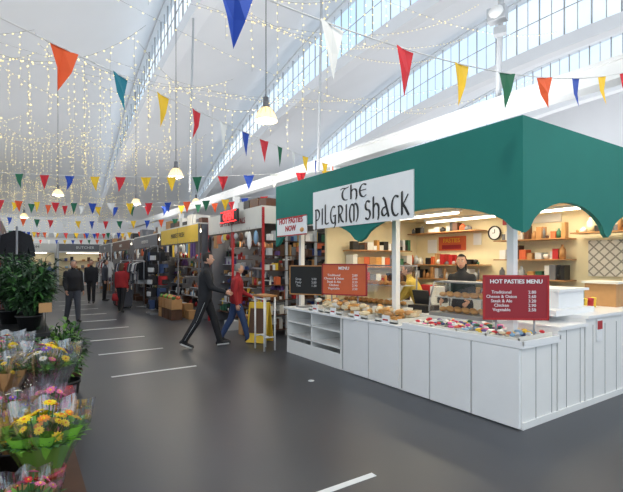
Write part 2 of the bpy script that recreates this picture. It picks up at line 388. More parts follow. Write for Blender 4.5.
# trays of bagged sweets
for j in range(4):
    y0=2.5+j*.375; m.b2(4.12,4.74,y0,y0+.36,Z,Z+.02,'whitegloss'); m.b2(4.12,4.135,y0,y0+.36,Z,Z+.06,'offwhite'); m.b2(4.12,4.74,y0,y0+.012,Z,Z+.07,'offwhite')
for i in range(130):
    y=U(2.55,3.95); x=U(4.16,4.7); c=random.choice(['pink','ltblue','green','petalR','white','purple','white','orange','lgrey','blue','yellow','bread'])
    m.ball((x,y,Z+.045+R()*.04),(U(.035,.05),U(.025,.035),.018),c,8,5,Rm=Matrix.Rotation(U(0,3),3,'Z'))
m.obj('sweet_packets')
m=MB()
for i in range(90):
    y=U(4.2,6.35); x=U(4.17,4.65); L=U(.06,.1)
    Rm=Matrix.Rotation(U(0,3.1),3,'Z')@Matrix.Rotation(U(-.4,.4),3,'X')
    if R()<.6: m.ball((x,y,Z+.05+ (R()*.12)),(L,.05,.035),random.choice(['bread','bread','tan','offwhite','kraft']),10,6,Rm=Rm)
    else: m.box((x,y,Z+.05+R()*.1),(L*1.6,.09,.05),random.choice(['bread','offwhite','tan','bread']),rz=U(0,3))
for y in (4.4,5.0,5.6,6.1):
    m.b2(4.12,4.7,y-.22,y+.22,Z,Z+.02,'offwhite'); m.b2(4.12,4.7,y-.23,y-.215,Z,Z+.07,'offwhite'); m.b2(4.12,4.135,y-.22,y+.22,Z,Z+.05,'offwhite')
    m.b2(4.105,4.12,y-.07,y+.07,Z,Z+.1,'whitegloss'); m.b2(4.102,4.105,y-.05,y+.05,Z+.03,Z+.05,'red')
m.obj('wrapped_bread_loaves')
def case(name,x0,x1,y0,y1,z0,z1,mt='grey'):
    m=MB()
    m.b2(x0,x1,y0,y1,z0,z0+.05,mt); m.b2(x0+.12,x1,y0,y1,z1-.02,z1,mt)
    for y in (y0,y1):
        m.path([(x0,y,z0+.05),(x0+.03,y,z0+.25),(x0+.12,y,z1-.01)],.012,mt); m.tube((x1,y,z0),(x1,y,z1),.014,.014,mt)
        m.add([(x0,y,z0+.05),(x1,y,z0+.05),(x1,y,z1-.02),(x0+.12,y,z1-.02),(x0+.03,y,z0+.25)],[(0,1,2,3,4)],'glass')
    m.add([(x0,y0,z0+.05),(x0,y1,z0+.05),(x0+.03,y1,z0+.25),(x0+.03,y0,z0+.25),(x0+.12,y1,z1-.02),(x0+.12,y0,z1-.02)],[(0,1,2,3),(3,2,4,5)],'glass')
    for zz in (z0+.05,(z0+z1)/2+.02):
        if zz>z0+.06: m.b2(x0+.1,x1-.02,y0+.02,y1-.02,zz-.008,zz,'lgrey')
        for k in range(int((y1-y0)/.13)):
            for xx in (x0+.16,x0+.3):
                if xx<x1-.05: m.ball((xx,y0+.1+k*.13,zz+.035),(.05,.06,.035),'tan',10,6)
    m.obj(name)
case('glass_display_case',4.85,5.35,5.0,6.5,.9,1.6)
case('glass_display_case',4.85,5.3,3.3,4.3,.9,1.38)
m=MB(); m.b2(4.85,5.35,3.25,6.6,0,.9,'white'); m.obj('back_counter',bevel=.004)
def board(name,c,w,h,n,mt,frame,lines,tm,size,leg=None,head=None,frames=.02):
    m=MB(); n=Vector(n).normalized(); xa=Vector((0,0,1)).cross(n).normalized(); rz=math.atan2(xa.y,xa.x); c=Vector(c)
    m.box(c,(w,.02,h),mt,rz=rz)
    if frame:
        for s in (-1,1):
            m.box(c+xa*s*(w/2),(frames,.03,h+frames),frame,rz=rz); m.box(c+Vector((0,0,s*h/2)),(w+frames,.03,frames),frame,rz=rz)
    f=c+n*.012
    if head: m.text(head,size*1.3,f+Vector((0,0,h*.37)),n,tm,bold=.001)
    if lines:
        m.text('\n'.join(lines[0]),size,f-xa*w*.23+Vector((0,0,-h*.08)),n,tm)
        if len(lines)>1: m.text('\n'.join(lines[1]),size,f+xa*w*.25+Vector((0,0,-h*.08)),n,tm)
    if leg is not None:
        for s in (-1,1): m.tube(c+xa*s*w*.3-n*.02-Vector((0,0,h/2)),Vector((c.x,c.y,leg))+xa*s*w*.3-n*.02,.012,.012,'grey')
        m.b2(c.x-.15,c.x+.15,c.y-.12,c.y+.12,leg,leg+.012,'grey')
    return m.obj(name)
L1=[['Traditional','Cheese & Onion','Steak & Ale','Chicken','Vegetable'],['2.80','2.60','3.20','2.90','2.50']]
board('menu_board',(4.42,2.72,1.27),.66,.46,(-.62,-.79,0),'dkred','red',L1,'whitegloss',.047,leg=Z,head='HOT PASTIES MENU')
board('menu_board',(4.45,5.75,1.36),.80,.50,(-.9,-.44,0),'orange','dkred',L1,'whitegloss',.055,leg=Z,head='MENU')
board('chalkboard',(4.35,6.75,1.32),.66,.52,(-.85,-.5,0),'chalk','wood',[['Soup','Pasty','Tea'],['3.00','2.80','1.20']],'lgrey',.06,leg=Z)
m=MB()
m.b2(7.76,7.79,5.9,6.6,1.9,2.2,'orange'); m.text('PASTIES',.13,(7.755,6.25,2.11),(-1,0,0),'yellow'); m.b2(7.75,7.755,6.0,6.5,1.93,2.02,'dkred')
m.obj('wall_menu_sign')
m=MB(); m.b2(7.74,7.79,2.55,3.5,1.42,2.0,'pattern'); m.obj('patterned_wall_panel')
m=MB(); 
Mx=Matrix.Translation((7.78,5.22,2.22))@Matrix.Rotation(-math.pi/2,4,'Y')
m.lathe((0,0,0),[(0,.01),(.12,.01)],'whitegloss',24); m.lathe((0,0,0),[(.12,0),(.12,.03),(.14,.03),(.14,0)],'black',24)
m.box((.035,0,.014),(.07,.012,.004),'black'); m.box((0,.025,.014),(.01,.05,.004),'black'); m.xf(Mx); m.obj('wall_clock')
def fill(m,x0,x1,y0,y1,z,hmax,pal,wmin=.06,wmax=.16,axis='y',gap=.01):
    p=y0
    while p<y1-.04:
        w=min(U(wmin,wmax),y1-p); h=U(.3,1)*hmax
        r=R(); c=random.choice(pal); dx=(x1-x0)*U(.5,.9); xo=U(0,.3)*(x1-x0)
        if r<.45: m.b2(x0+xo,x0+max(dx,xo+.03),p,p+w-gap,z,z+h,c)
        elif r<.75:
            rr=w/2-gap/2; m.lathe((x0+rr+.01+xo*.5,p+w/2,z),[(0,0),(rr,0),(rr,h*.6),(rr*.4,h*.78),(rr*.4,h*.9),(0,h*.9)],c,10)
        elif r<.92: m.ball((x0+w/2+xo*.5,p+w/2,z+w*.45),(w*.45,w*.45,w*.45),c,8,6)
        p+=w
m=MB()
SP=['white','kraft','offwhite','lgrey','offwhite','brown','tan','white','mgrey','wood','cream','black','red','orange','green','mgrey','black']
for z in (1.0,1.35,1.7,2.05):
    m.b2(7.4,7.78,3.7,5.0,z-.02,z,'wood'); fill(m,7.45,7.75,3.75,4.95,z,.28,SP,.05,.13)
m.b2(7.3,7.78,2.6,7.2,.0,.92,'lgrey')
for z in (1.3,1.6):
    m.b2(7.4,7.78,5.3,7.2,z-.02,z,'wood'); fill(m,7.42,7.75,5.35,7.15,z,.25,SP,.05,.13)
m.b2(7.35,7.7,2.55,3.6,2.1,2.12,'wood'); fill(m,7.38,7.68,2.6,3.55,2.12,.3,SP,.08,.16)
m.b2(7.4,7.78,5.4,7.2,2.27,2.29,'wood'); fill(m,7.42,7.75,5.45,7.15,2.29,.2,SP,.08,.18)
fill(m,7.35,7.7,2.7,7.1,.92,.34,SP+['grey','black','grey'],.08,.22)
for z in (1.2,1.55,1.9):
    m.b2(5.6,7.3,6.95,7.28,z-.02,z,'wood'); p=5.65
    while p<7.25:
        w=U(.07,.18); m.b2(p,p+w-.01,7.0,7.0+U(.1,.25),z,z+U(.08,.27),random.choice(SP)); p+=w
m.obj('stock_shelves')
m=MB()
for (y,z,w,h,c) in ((5.62,2.12,.18,.24,'whitegloss'),(4.9,2.42,.3,.12,'dkred'),(4.2,2.42,.5,.14,'offwhite'),(6.8,2.0,.25,.3,'whitegloss'),(3.2,2.45,.6,.12,'orange')):
    m.b2(7.77,7.79,y-w/2,y+w/2,z-h/2,z+h/2,c)
m.obj('wall_notices')
# preparation island with tubs in the middle of the stall
m=MB(); m.b2(6.3,6.75,5.3,6.7,0,.9,'white'); fill(m,6.32,6.7,5.35,6.65,.9,.38,['grey','white','black','red','grey','offwhite'],.1,.25); m.obj('preparation_table')
m=MB(); m.b2(5.9,6.4,3.6,4.2,.9,1.25,'grey'); m.b2(5.9,6.3,3.62,4.18,1.25,1.32,'black')
m.tube((5.88,3.8,1.1),(5.8,3.8,1.05),.02,.02,'black'); m.b2(5.85,5.9,3.65,4.15,1.1,1.2,'red'); m.b2(5.85,6.45,3.5,4.25,0,.9,'white'); m.obj('coffee_machine')
m=MB(); m.b2(4.95,5.25,4.45,4.8,.9,1.0,'black'); m.box((5.05,4.62,1.12),(.03,.3,.22),'black',ry=-.3); m.obj('cash_register')
m=MB()
for i,(dx,dy) in enumerate(((0,0),(.13,.02),(.26,0),(.4,.03))):
    m.lathe((6.1+dx,2.85+dy,1.035),[(0,0),(.035,0),(.04,.1),(.045,.13),(.0,.14)],random.choice(['red','yellow','brown','white']),12)
m.b2(6.75,7.15,2.7,3.1,1.035,1.35,'kraft'); m.b2(6.7,7.2,2.66,3.12,1.35,1.38,'offwhite')
m.obj('condiment_set')

m=MB()
m.b2(3.72,4.0,7.2,7.66,1.0,1.035,'wood')
for x in (3.75,3.97):
    for y in (7.24,7.62): m.tube((x,y,0),(x,y,1.0),.018,.018,'white')
for y in (7.24,7.62): m.tube((3.75,y,.25),(3.97,y,.25),.014,.014,'white')
m.tube((3.86,7.24,.25),(3.86,7.62,.25),.014,.014,'white'); m.tube((3.75,7.24,.96),(3.75,7.62,.96),.014,.014,'white'); m.obj('high_table')
m=MB()
for rx,dy in ((.2,-.1),(-.2,.1)):
    m.box((4.12,8.08+dy,.42),(.44,.03,.82),'yellow',rx=-rx); m.box((4.12,8.08+dy*1.25,.46),(.34,.02,.5),'dkwood',rx=-rx)
m.xf(Matrix.Translation((4.1,8.12,0))@Matrix.Rotation(-.9,4,'Z')@Matrix.Translation((-4.12,-8.08,0)))
m.obj('a_board_sign')

# ---------------------------------------------------------------- other stalls
def stall(name,x,y0,y1,h,frame,fas,txt,tm,pal,depth=2.4,sgn=1,fz=.45,shelves=6,open_near=False):
    m=MB(); n=(-sgn,0,0)
    def bx(a,b,c,d,e,f,mt): m.b2(x+sgn*a,x+sgn*b,c,d,e,f,mt)
    bx(depth,depth+.05,y0,y1,0,h,'mgrey'); bx(.1,depth,y1-.04,y1,0,h,'mgrey')
    if not open_near: bx(0.1,depth,y0,y0+.04,0,h,'mgrey')
    else:
        for xx in (.6,1.4,2.3): bx(xx,xx+.05,y0,y0+.05,0,h,'lgrey')
        bx(.05,depth,y0,y0+.04,h-.35,h,fas)
        for k in range(7):
            z=.15+k*.33; bx(.1,depth,y0,y0+.35,z-.02,z,'dkwood'); p=.12
            while p<depth-.1:
                w=U(.05,.14)
                if R()<.8: bx(p,p+w-.01,y0+.04,y0+.04+U(.1,.25),z,z+U(.06,.25),random.choice(pal))
                p+=w
    bx(0,depth,y0,y1,h,h+.04,'offwhite')
    for y in (y0,(y0+y1)/2,y1): bx(0,.05,y-.02,y+.02,0,h,frame)
    bx(0,.04,y0,y1,h-fz,h,fas)
    if txt: m.text(txt,fz*.42,(x-sgn*.003,(y0+y1)/2,h-fz/2),n,tm)
    for k in range(shelves):
        y=y0+.06
        while y<y1-.2:
            L=min(U(.5,1.3),y1-.05-y); zo=U(-.06,.08); z=.26+k*(h-fz-.4)/shelves+zo
            off=U(0,.18)
            bx(.12+off+.05*k,.62+off,y,y+L-.03,z-.015,z,random.choice(['dkwood','mgrey','dkwood','lgrey']))
            hm=(h-fz-.4)/shelves*.8
            a,b=sorted((x+sgn*(.14+off+.05*k),x+sgn*(.52+off))); fill(m,a,b,y+.02,y+L-.05,z,hm,[random.choice(pal) for _ in range(4)],.03,.12)
            y+=L
    for k in range(3):
        z=1.0+k*.5; bx(depth-.35,depth,y0+.1,y1-.1,z-.02,z,'dkwood'); a,b=sorted((x+sgn*(depth-.33),x+sgn*(depth-.02))); fill(m,a,b,y0+.1,y1-.1,z,.4,pal,.1,.3)
    y=y0+.2
    while y<y1-.2:
        L=U(.12,.45); zt=h-fz; mt=random.choice(pal); m.tube((x-sgn*.05,y,zt+.05),(x-sgn*.05,y,zt-.05),.004,.004,'wire',4)
        if R()<.5: m.ball((x-sgn*.05,y,zt-.05-L/2),(.05,.07,L/2),mt,8,6)
        else: m.box((x-sgn*.05,y,zt-.05-L/2),(.04,U(.1,.25),L),mt)
        y+=U(.12,.35)
    y=y0+.1
    while y<y1-.5:
        w=U(.25,.6)
        if R()<.7: bx(.15,.15+U(.3,.6),y,y+w-.04,h+.04,h+.04+U(.12,.35),random.choice(['kraft','lgrey','brown','mgrey','offwhite','black']))
        y+=w
    y=y0+.15
    while y<y1-.4:
        if R()<.6: bx(-.22,.05,y,y+U(.2,.35),0,U(.15,.5),random.choice(['kraft','dkwood','brown','lgrey','mgrey','wood']))
        y+=U(.35,.6)
    bx(.8,.9,y0+.3,y1-.3,h-.08,h-.03,'tube')
    m.obj(name)
stall('gift_shop_stall',4.4,8.6,11.9,2.85,'red','offwhite','GIFTS & CRYSTALS','dkred',GOODS,shelves=8,open_near=True)
stall('grocery_stall',4.25,12.3,16.3,2.75,'mgrey','yellow','MARKET FRESH','black',GOODS,fz=.5)
stall('household_stall',4.3,17,21,2.7,'dkwood','mgrey','HOUSEHOLD','offwhite',GOODS)
stall('haberdashery_stall',4.3,22,26.5,2.7,'mgrey','brown','FABRICS','offwhite',GOODS)
stall('toy_stall',4.3,27.2,31.5,2.7,'lgrey','mgrey','TOYS','white',GOODS)
DK=['dark','black','red','blue','white','greytr','brown','mgrey','jeans']
stall('clothing_stall',-.4,9,13,2.7,'dkred','dkred','FASHION','white',DK,sgn=-1)
stall('shoe_stall',-.4,13.8,18.5,2.7,'mgrey','brown','SHOES','white',GOODS,sgn=-1)
stall('book_stall',-.4,19.3,24,2.7,'dkwood','mgrey','BOOKS','white',GOODS,sgn=-1)
stall('card_stall',-.4,25,31,2.7,'mgrey','dkred','CARDS','white',GOODS,sgn=-1)
m=MB()
for i,x in enumerate([-8,-4.6,-1.2,2.2,5.6,9,12.4]):
    c=['greytr','brown','offwhite','mgrey','dkred','lgrey','brown'][i]
    m.b2(x,x+3.2,34.5,34.6,2.4,2.9,c); m.text(['CAFE','PHONES','TEA ROOM','BUTCHER','FISH','FRUIT','PETS'][i],.26,(x+1.6,34.49,2.65),(0,-1,0),'black' if c in('offwhite','lgrey') else 'white')
    m.b2(x,x+3.2,35.6,35.7,0,2.3,'cream'); m.b2(x-.1,x+.0,34.5,35.7,0,3.0,'lgrey'); m.b2(x+.3,x+2.9,34.9,35.3,0,.9,random.choice(['white','wood','dkwood','greytr']))
    for z in (1.2,1.7): m.b2(x+.3,x+2.9,35.4,35.6,z,z+.02,'wood'); 
    for k in range(24):
        zz=random.choice((.9,1.22,1.72)); xx=x+.4+R()*2.4; m.b2(xx,xx+.18,35.0 if zz==.9 else 35.42,35.2 if zz==.9 else 35.58,zz,zz+U(.1,.35),random.choice(GOODS))
    m.b2(x+.5,x+2.7,34.9,35.0,2.25,2.29,'tube')
m.obj('far_shop_fronts')
m=MB(); m.b2(4.2,4.26,9.5,10.5,2.60,2.90,'black'); m.text('OPEN',.24,(4.198,10.0,2.75),(-1,0,0),'led',bold=.008); m.b2(4.195,4.2,9.53,10.47,2.615,2.635,'led'); m.b2(4.195,4.2,9.53,10.47,2.865,2.885,'led'); m.obj('open_led_sign')
def garment(m,c,w,h,mt,ax):
    c=Vector(c); ax=Vector(ax).normalized(); t=Vector((0,0,1)).cross(ax)*.03
    o=[(-.12,0),(-.5,-.1),(-.62,-.5),(-.48,-.54),(-.36,-.3),(-.38,-1),(.38,-1),(.36,-.3),(.48,-.54),(.62,-.5),(.5,-.1),(.12,0)]
    n=len(o); vs=[c+ax*(a*w)+Vector((0,0,b*h))+t for a,b in o]+[c+ax*(a*w)+Vector((0,0,b*h))-t for a,b in o]
    fs=[tuple(range(n)),tuple(range(2*n-1,n-1,-1))]+[(i,n+i,n+(i+1)%n,(i+1)%n) for i in range(n)]
    m.add(vs,fs,mt)
    m.tube(c,c+Vector((0,0,.06)),.005,.005,'grey',4)
def rail(name,x,y0,y1,z,pal,ax=(1,0,0),h=.75,ground=True,step=.12):
    m=MB(); m.tube((x,y0,z+.06),(x,y1,z+.06),.015,.015,'grey')
    if ground:
        for y in (y0,y1): m.tube((x,y,0),(x,y,z+.06),.018,.018,'grey'); m.tube((x-.25,y,.03),(x+.25,y,.03),.018,.018,'grey')
    y=y0+.1
    while y<y1-.05: garment(m,(x,y,z),.45,h*U(.85,1.1),random.choice(pal),ax); y+=step
    m.obj(name)
pal=['dark','black','redcloth','jeans','white','greytr','dark','lgrey','brown']
rail('clothes_rail',3.75,16.7,18.6,1.65,pal); rail('clothes_rail',3.75,19.2,21.2,1.65,pal)
rail('clothes_rail',-.05,9.2,12.8,2.2,['dark','black','jeans','greytr','dark'],h=.8); rail('clothes_rail',.1,14,16.5,1.6,pal)
rail('clothes_rail',3.6,23.5,26,1.7,pal)
rail('clothes_rail',3.9,15.35,16.4,2.15,['dark','dark','black','greytr'],h=.85)
m=MB()
m.tube((3.7,14.5,0),(3.7,14.5,2.0),.02,.02,'grey'); m.box((3.7,14.5,.02),(.6,.6,.04),'grey')
for k in range(5):
    for a in range(4):
        an=a*math.pi/2+k*.2; c=Vector((3.7+.22*math.cos(an),14.5+.22*math.sin(an),.3+k*.38)); mt=random.choice(['redcloth','dark','black','greytr','dark','jeans'])
        m.box(c,(.15,.24,.28),mt,rz=an); m.box(c+Vector((math.cos(an)*.1,math.sin(an)*.1,-.04)),(.06,.18,.14),'dark' if mt!='dark' else 'lgrey',rz=an)
        m.tube(c+Vector((0,0,.14)),(3.7,14.5,c.z+.2),.006,.006,'black',4)
m.obj('bag_display_stand',bevel=.02)
m=MB()
for k in range(2):
    for i in range(4): m.b2(3.55,3.85,12.5+i*.36,12.82+i*.36,.3*k,.3*k+.28,random.choice(['kraft','dkwood','wood','dkwood']))
for i in range(4):
    for j in range(6): m.ball((3.62+.15*(j%2),12.56+i*.36+.1*(j//2),.62),.055,random.choice(['leaf','orange','red','leaflt','kraft']),8,6)
m.obj('produce_crates')
m=MB()
for i in range(5):
    y=16.8+i*.33; x=3.15; c=random.choice(['dkred','black','dark','greytr'])
    m.b2(x-.2,x+.2,y-.12,y+.12,.06,.66,c); m.tube((x,y-.08,.66),(x,y-.08,.8),.01,.01,'grey');m.tube((x,y+.08,.66),(x,y+.08,.8),.01,.01,'grey');m.tube((x,y-.09,.8),(x,y+.09,.8),.014,.014,'black')
    for s in(-1,1): m.tube((x+s*.15,y-.02,.03),(x+s*.15,y+.02,.03),.03,.03,'black')
m.obj('suitcase_row',bevel=.01)

# ---------------------------------------------------------------- flower stall
m=MB()
m.b2(-.95,.34,2.1,4.75,.2,.24,'dkwood')
for x in(-.9,.3):
    for y in (2.15,3.4,4.7): m.b2(x-.03,x+.03,y-.03,y+.03,0,.2,'dkwood')
m.b2(-.95,-.3,2.1,4.75,.24,.5,'dkwood'); m.b2(-.97,-.28,2.1,4.77,.5,.53,'wood')
m.obj('flower_display_stand')
def bouquet(name,c,zb,r,h,wrap,petals,n=22,pot=None,leafm='leaf',fr=.035,ruf=.14,outer=None,leaves=6):
    m=MB(); x,y=c; 
    if pot: m.lathe((x,y,zb),[(0,0),(r*.42,0),(r*.5,h*.3),(r*.54,h*.3),(r*.54,h*.34),(r*.46,h*.34),(0,h*.3)],pot,18)
    w0=zb+(h*.2 if pot else 0)
    m.lathe((x,y,w0),[(r*.3,0),(r*.6,(h-(w0-zb))*.4),(r,(h-(w0-zb))*.78)],wrap,48,ruf=ruf)
    if outer: m.lathe((x,y,w0),[(r*.34,0),(r*.75,(h-(w0-zb))*.45),(r*1.12,(h-(w0-zb))*.82),(r*1.16,(h-(w0-zb))*1.02)],outer,48,ruf=ruf*1.2,k=9)
    zt=zb+h*.72
    for i in range(n*leaves):
        a=U(0,6.28);q=math.sqrt(R())*r*.95; d=Vector((math.cos(a)*q*1.3,math.sin(a)*q*1.3,r*.8)); m.leaf((x+math.cos(a)*q*.7,y+math.sin(a)*q*.7,zt-.05),d,r*U(.5,.9),r*.17,random.choice([leafm,'leaf','leaflt']))
    for i in range(n):
        a=i*2.4+U(-.2,.2);q=math.sqrt((i+.5)/n)*r*.88; zz=zt+ (h*.28)*(1-(q/r)**2)+U(-.03,.035)
        m.tube((x+math.cos(a)*q*.5,y+math.sin(a)*q*.5,zt-.08),(x+math.cos(a)*q,y+math.sin(a)*q,zz),.004,.004,'leaf',4,False)
        p=random.choice(petals); m.flower((x+math.cos(a)*q,y+math.sin(a)*q,zz),fr*U(.65,1.25),p,'petalO' if p=='petalY' else 'petalY',n=11,nd=(math.cos(a)*q/r+U(-.3,.3),math.sin(a)*q/r+U(-.3,.3),.9))
    m.obj(name)
bouquet('chrysanthemum_bouquet',(.12,3.04),.24,.21,.54,'limewrap',['petalY','petalY','petalY','petalO'],26,pot='red',fr=.036,outer='cello',leaves=9)
bouquet('flower_bouquet',(.17,3.98),.5,.2,.5,'cello',['petalY','petalW','petalY','petalP','petalV'],20,fr=.042,outer='cello',leaves=8)
bouquet('flower_bouquet',(.17,3.55),.42,.13,.34,'magenta',['petalP','petalV','petalP'],14,fr=.03,outer='celloP')
bouquet('flower_bouquet',(-.04,3.45),.36,.14,.42,'kraft',['petalP','petalV','petalW'],12,fr=.026,outer='cello')
bouquet('flower_bouquet',(-.1,3.95),.55,.16,.4,'kraft',['petalW','petalP','petalY'],12,fr=.028,outer='cello')
bouquet('flower_bouquet',(.02,2.62),.24,.14,.32,'kraft',['petalR','petalP','petalV'],14,fr=.026,outer='cello')
bouquet('flower_bouquet',(.16,4.42),.46,.16,.38,'pink',['petalP','petalW','petalV'],14,fr=.028,outer='cello')
bouquet('flower_bouquet',(-.12,4.4),.55,.18,.5,'cello',['petalR','petalY','petalP'],14,fr=.032,outer='cello')
m=MB()
for (x,y,z1) in ((.17,3.98,.58),(.17,3.55,.48),(-.04,3.45,.44),(.16,4.42,.54),(-.12,4.4,.62),(-.1,3.95,.62)):
    z0=.24
    m.lathe((x,y,z0),[(0,0),(.075,0),(.1,z1-z0),(.105,z1-z0),(.095,z1-z0-.02),(0,z1-z0-.06)],'black',16)
m.obj('flower_buckets')
m=MB()
m.b2(.2,.48,4.9,5.2,0,.26,'kraft'); m.b2(.22,.46,5.22,5.45,0,.22,'kraft'); m.b2(.1,.4,4.92,5.2,.26,.3,'wood'); m.b2(.24,.45,4.95,5.15,.3,.38,'petalR'); m.obj('cardboard_boxes')
def plant(name,c,zb,ph,pr,h,r,n,lm,ll,lw,pot='black',shrub=True):
    m=MB(); x,y=c
    m.lathe((x,y,zb),[(0,0),(pr*.75,0),(pr,ph),(pr*1.08,ph),(pr*1.08,ph*.9),(pr*.9,ph*.88),(0,ph*.88)],pot,18)
    z0=zb+ph*.88
    stems=[]
    for i in range(max(6,n//22)):
        a=U(0,6.28);q=U(.2,1)*r*.8; hh=(h-ph)*U(.5,.95); p=Vector((x+math.cos(a)*q,y+math.sin(a)*q,z0+hh)); b=Vector((x+math.cos(a)*pr*.3,y+math.sin(a)*pr*.3,z0))
        stems.append((b,p)); m.tube(b,p,.007,.004,'leafdk',4,False)
    for i in range(n):
        b,p=random.choice(stems); t=U(.25,1.02) ; q=b.lerp(p,t); d=Vector((q.x-x,q.y-y,0)); 
        if d.length<.01: d=Vector((1,0,0))
        d=d.normalized()*.6+Vector((U(-1,1),U(-1,1),U(-.3,.9)))*.8
        m.leaf(q,d,ll*U(.7,1.2),lw*U(.7,1.2),random.choice(lm))
    m.obj(name)
plant('potted_shrub',(.42,5.75),0,.3,.16,1.05,.30,620,['leaf','leafdk','leaflt'],.14,.045,'black')
plant('potted_shrub',(.52,6.35),0,.28,.14,.92,.28,420,['leaf','leafdk'],.14,.045,'dkwood')
m=MB(); m.b2(-.95,.26,5.3,7.6,.88,.92,'black')
for x in (-.9,.2):
    for y in (5.35,7.55): m.tube((x,y,0),(x,y,.88),.025,.025,'black')
m.b2(-.9,.22,5.35,7.55,.3,.33,'black'); m.obj('plant_table')
for (x,y,h,r) in ((.08,5.62,.74,.32),(-.1,6.35,.92,.36),(.16,6.95,.86,.36),(-.55,5.9,.85,.3),(.1,6.2,.6,.3)):
    plant('leafy_potted_plant',(x,y),.92,.16,.12,h,r,950,['leafdk','leafdk','leaf'],.13,.036,'black')
plant('leafy_potted_plant',(.0,5.0),.24,.3,.14,.76,.26,420,['leafdk','leaf'],.13,.04)
for (x,y) in ((-.05,5.9),(-.3,6.9),(.0,6.7),(.1,5.5)):
    plant('leafy_potted_plant',(x,y),.33,.14,.11,.46,.2,240,['leaf','leaflt','leafdk'],.12,.04,'kraft')
m=MB(); m.box((.22,5.4,1.17),(.12,.01,.1),'kraft',rz=.2); m.tube((.22,5.41,.92),(.22,5.41,1.15),.004,.004,'black',4); m.obj('price_tag')

# ---------------------------------------------------------------- bunting
def bunting(p0,p1,sag,cols,step,first=.1,fw=.2,fh=.29,start=0):
    p0=Vector(p0);p1=Vector(p1);L=(p1-p0).length; m=MB()
    def P(s): return p0.lerp(p1,s)-Vector((0,0,4*sag*s*(1-s)))
    N=30; m.path([P(i/N) for i in range(N+1)],.005,'white',4)
    k=start; s=first/L
    while s*L<L-.15:
        a=P(s-fw/2/L); b=P(s+fw/2/L); d=(b-a).normalized(); nn=Vector((-d.y,d.x,0)).normalized(); tw=U(-.25,.25); lean=U(-.05,.05)
        c=(a+b)/2; tip=c-Vector((0,0,fh*U(.92,1.05)))+nn*lean*1.2+d*U(-.03,.03); w=d*fw/2+nn*fw/2*tw
        mid=(c+tip)/2+nn*U(-.02,.02); l2=c-w*.5-Vector((0,0,fh*.5)); r2=c+w*.5-Vector((0,0,fh*.5))
        m.add([c-w,c+nn*.01,c+w,l2,mid,r2,tip],[(0,3,4,1),(1,4,5,2),(3,6,4),(4,6,5)],FM[cols[k%len(cols)]])
        k+=1; s+=step/L
    m.obj('bunting_string')
def W(r,d,z): return (r*.834+d*.552, -r*.552+d*.834, z)
bunting(W(-1.1,1.7,3.08),W(4.3,5.6,4.16),.4,'rbwrygobyr',.63,.27,fw=.21,fh=.31)
bunting(W(-1.9,2.3,3.06),W(.58,9,3.57),.08,'otyrwbrgwybyoyr',.50,.70,fw=.2,fh=.29)
bunting(W(-6.4,8.6,3.42),W(.45,8.4,3.4),.12,'ygrbyryygrbwry',.5,.2)
bunting(W(-8.3,11.6,3.3),W(-.9,11.2,3.35),.15,'royrgbwyrbogyb',.5,.1)
bunting(W(-9.5,13.2,3.5),W(-2,13.2,3.5),.2,'bygorwybgr',.5,.1)
bunting(W(-11,15.2,3.25),W(-3.2,15,3.25),.2,'ybogrwybrg',.48,.1)
bunting(W(-14,19.8,3.1),W(-5,19.6,3.2),.2,'rgbyowryb',.48,.1)
bunting(W(-16,22.5,3.3),W(-6.5,22.5,3.3),.2,'ygobrwy',.48,.1)
bunting(W(-19,26,3.1),W(-8,26,3.2),.2,'ybrgoyrwb',.48,.1)

# ---------------------------------------------------------------- fairy lights
m=MB(); 
def dot(p,r=.011):
    p=Vector(p); m.add([p+Vector((r,0,0)),p+Vector((-r,0,0)),p+Vector((0,r,0)),p+Vector((0,-r,0)),p+Vector((0,0,r)),p+Vector((0,0,-r))],
      [(0,2,4),(2,1,4),(1,3,4),(3,0,4),(2,0,5),(1,2,5),(3,1,5),(0,3,5)],'fairy')
y=4.2; ri=0
while y<31:
    zt=5.5+.9*math.sin(ri*1.7)+ (0.9 if ri%3==0 else 0); zt=min(zt,Lz(y)-.6)
    span=3.0+.6*(ri%2); x=-7+1.3*(ri%3); xe=6.6
    while x+span<6.0:
        sg=U(.4,1.0); pts=[]
        for i in range(17):
            t=i/16; pts.append(Vector((x+span*t,y+.3*math.sin(t*3+ri),zt-4*sg*t*(1-t))))
        m.path(pts,.003,'wire',3)
        for i in range(int(span/.11)):
            t=i*.11/span; dot((x+span*t,y+.3*math.sin(t*3+ri),zt-4*sg*t*(1-t)-.015))
        for k in range(9):
            t=(k+.5)/9; dl=U(.4,1.6); zz=zt-4*sg*t*(1-t)
            px=x+span*t;py=y+.3*math.sin(t*3+ri); m.tube((px,py,zz),(px,py,zz-dl),.002,.002,'wire',3,False)
            q=.08
            while q<dl: dot((px+U(-.02,.02),py,zz-q)); q+=.13
        x+=span
    y+=1.55; ri+=1
for k in range(9):
    a=Vector((U(-2,3),U(3,9),U(4.6,5.6))); b=Vector((U(7.5,11),U(5,14),U(5.6,8.4))); sg=U(.3,1)
    n=int((b-a).length/.17); pts=[]
    for i in range(n+1):
        t=i/n; p=a.lerp(b,t)-Vector((0,0,4*sg*t*(1-t))); dot(p,.009); pts.append(p+Vector((0,0,.015)))
    m.path(pts,.002,'wire',3)
m.obj('fairy_lights')

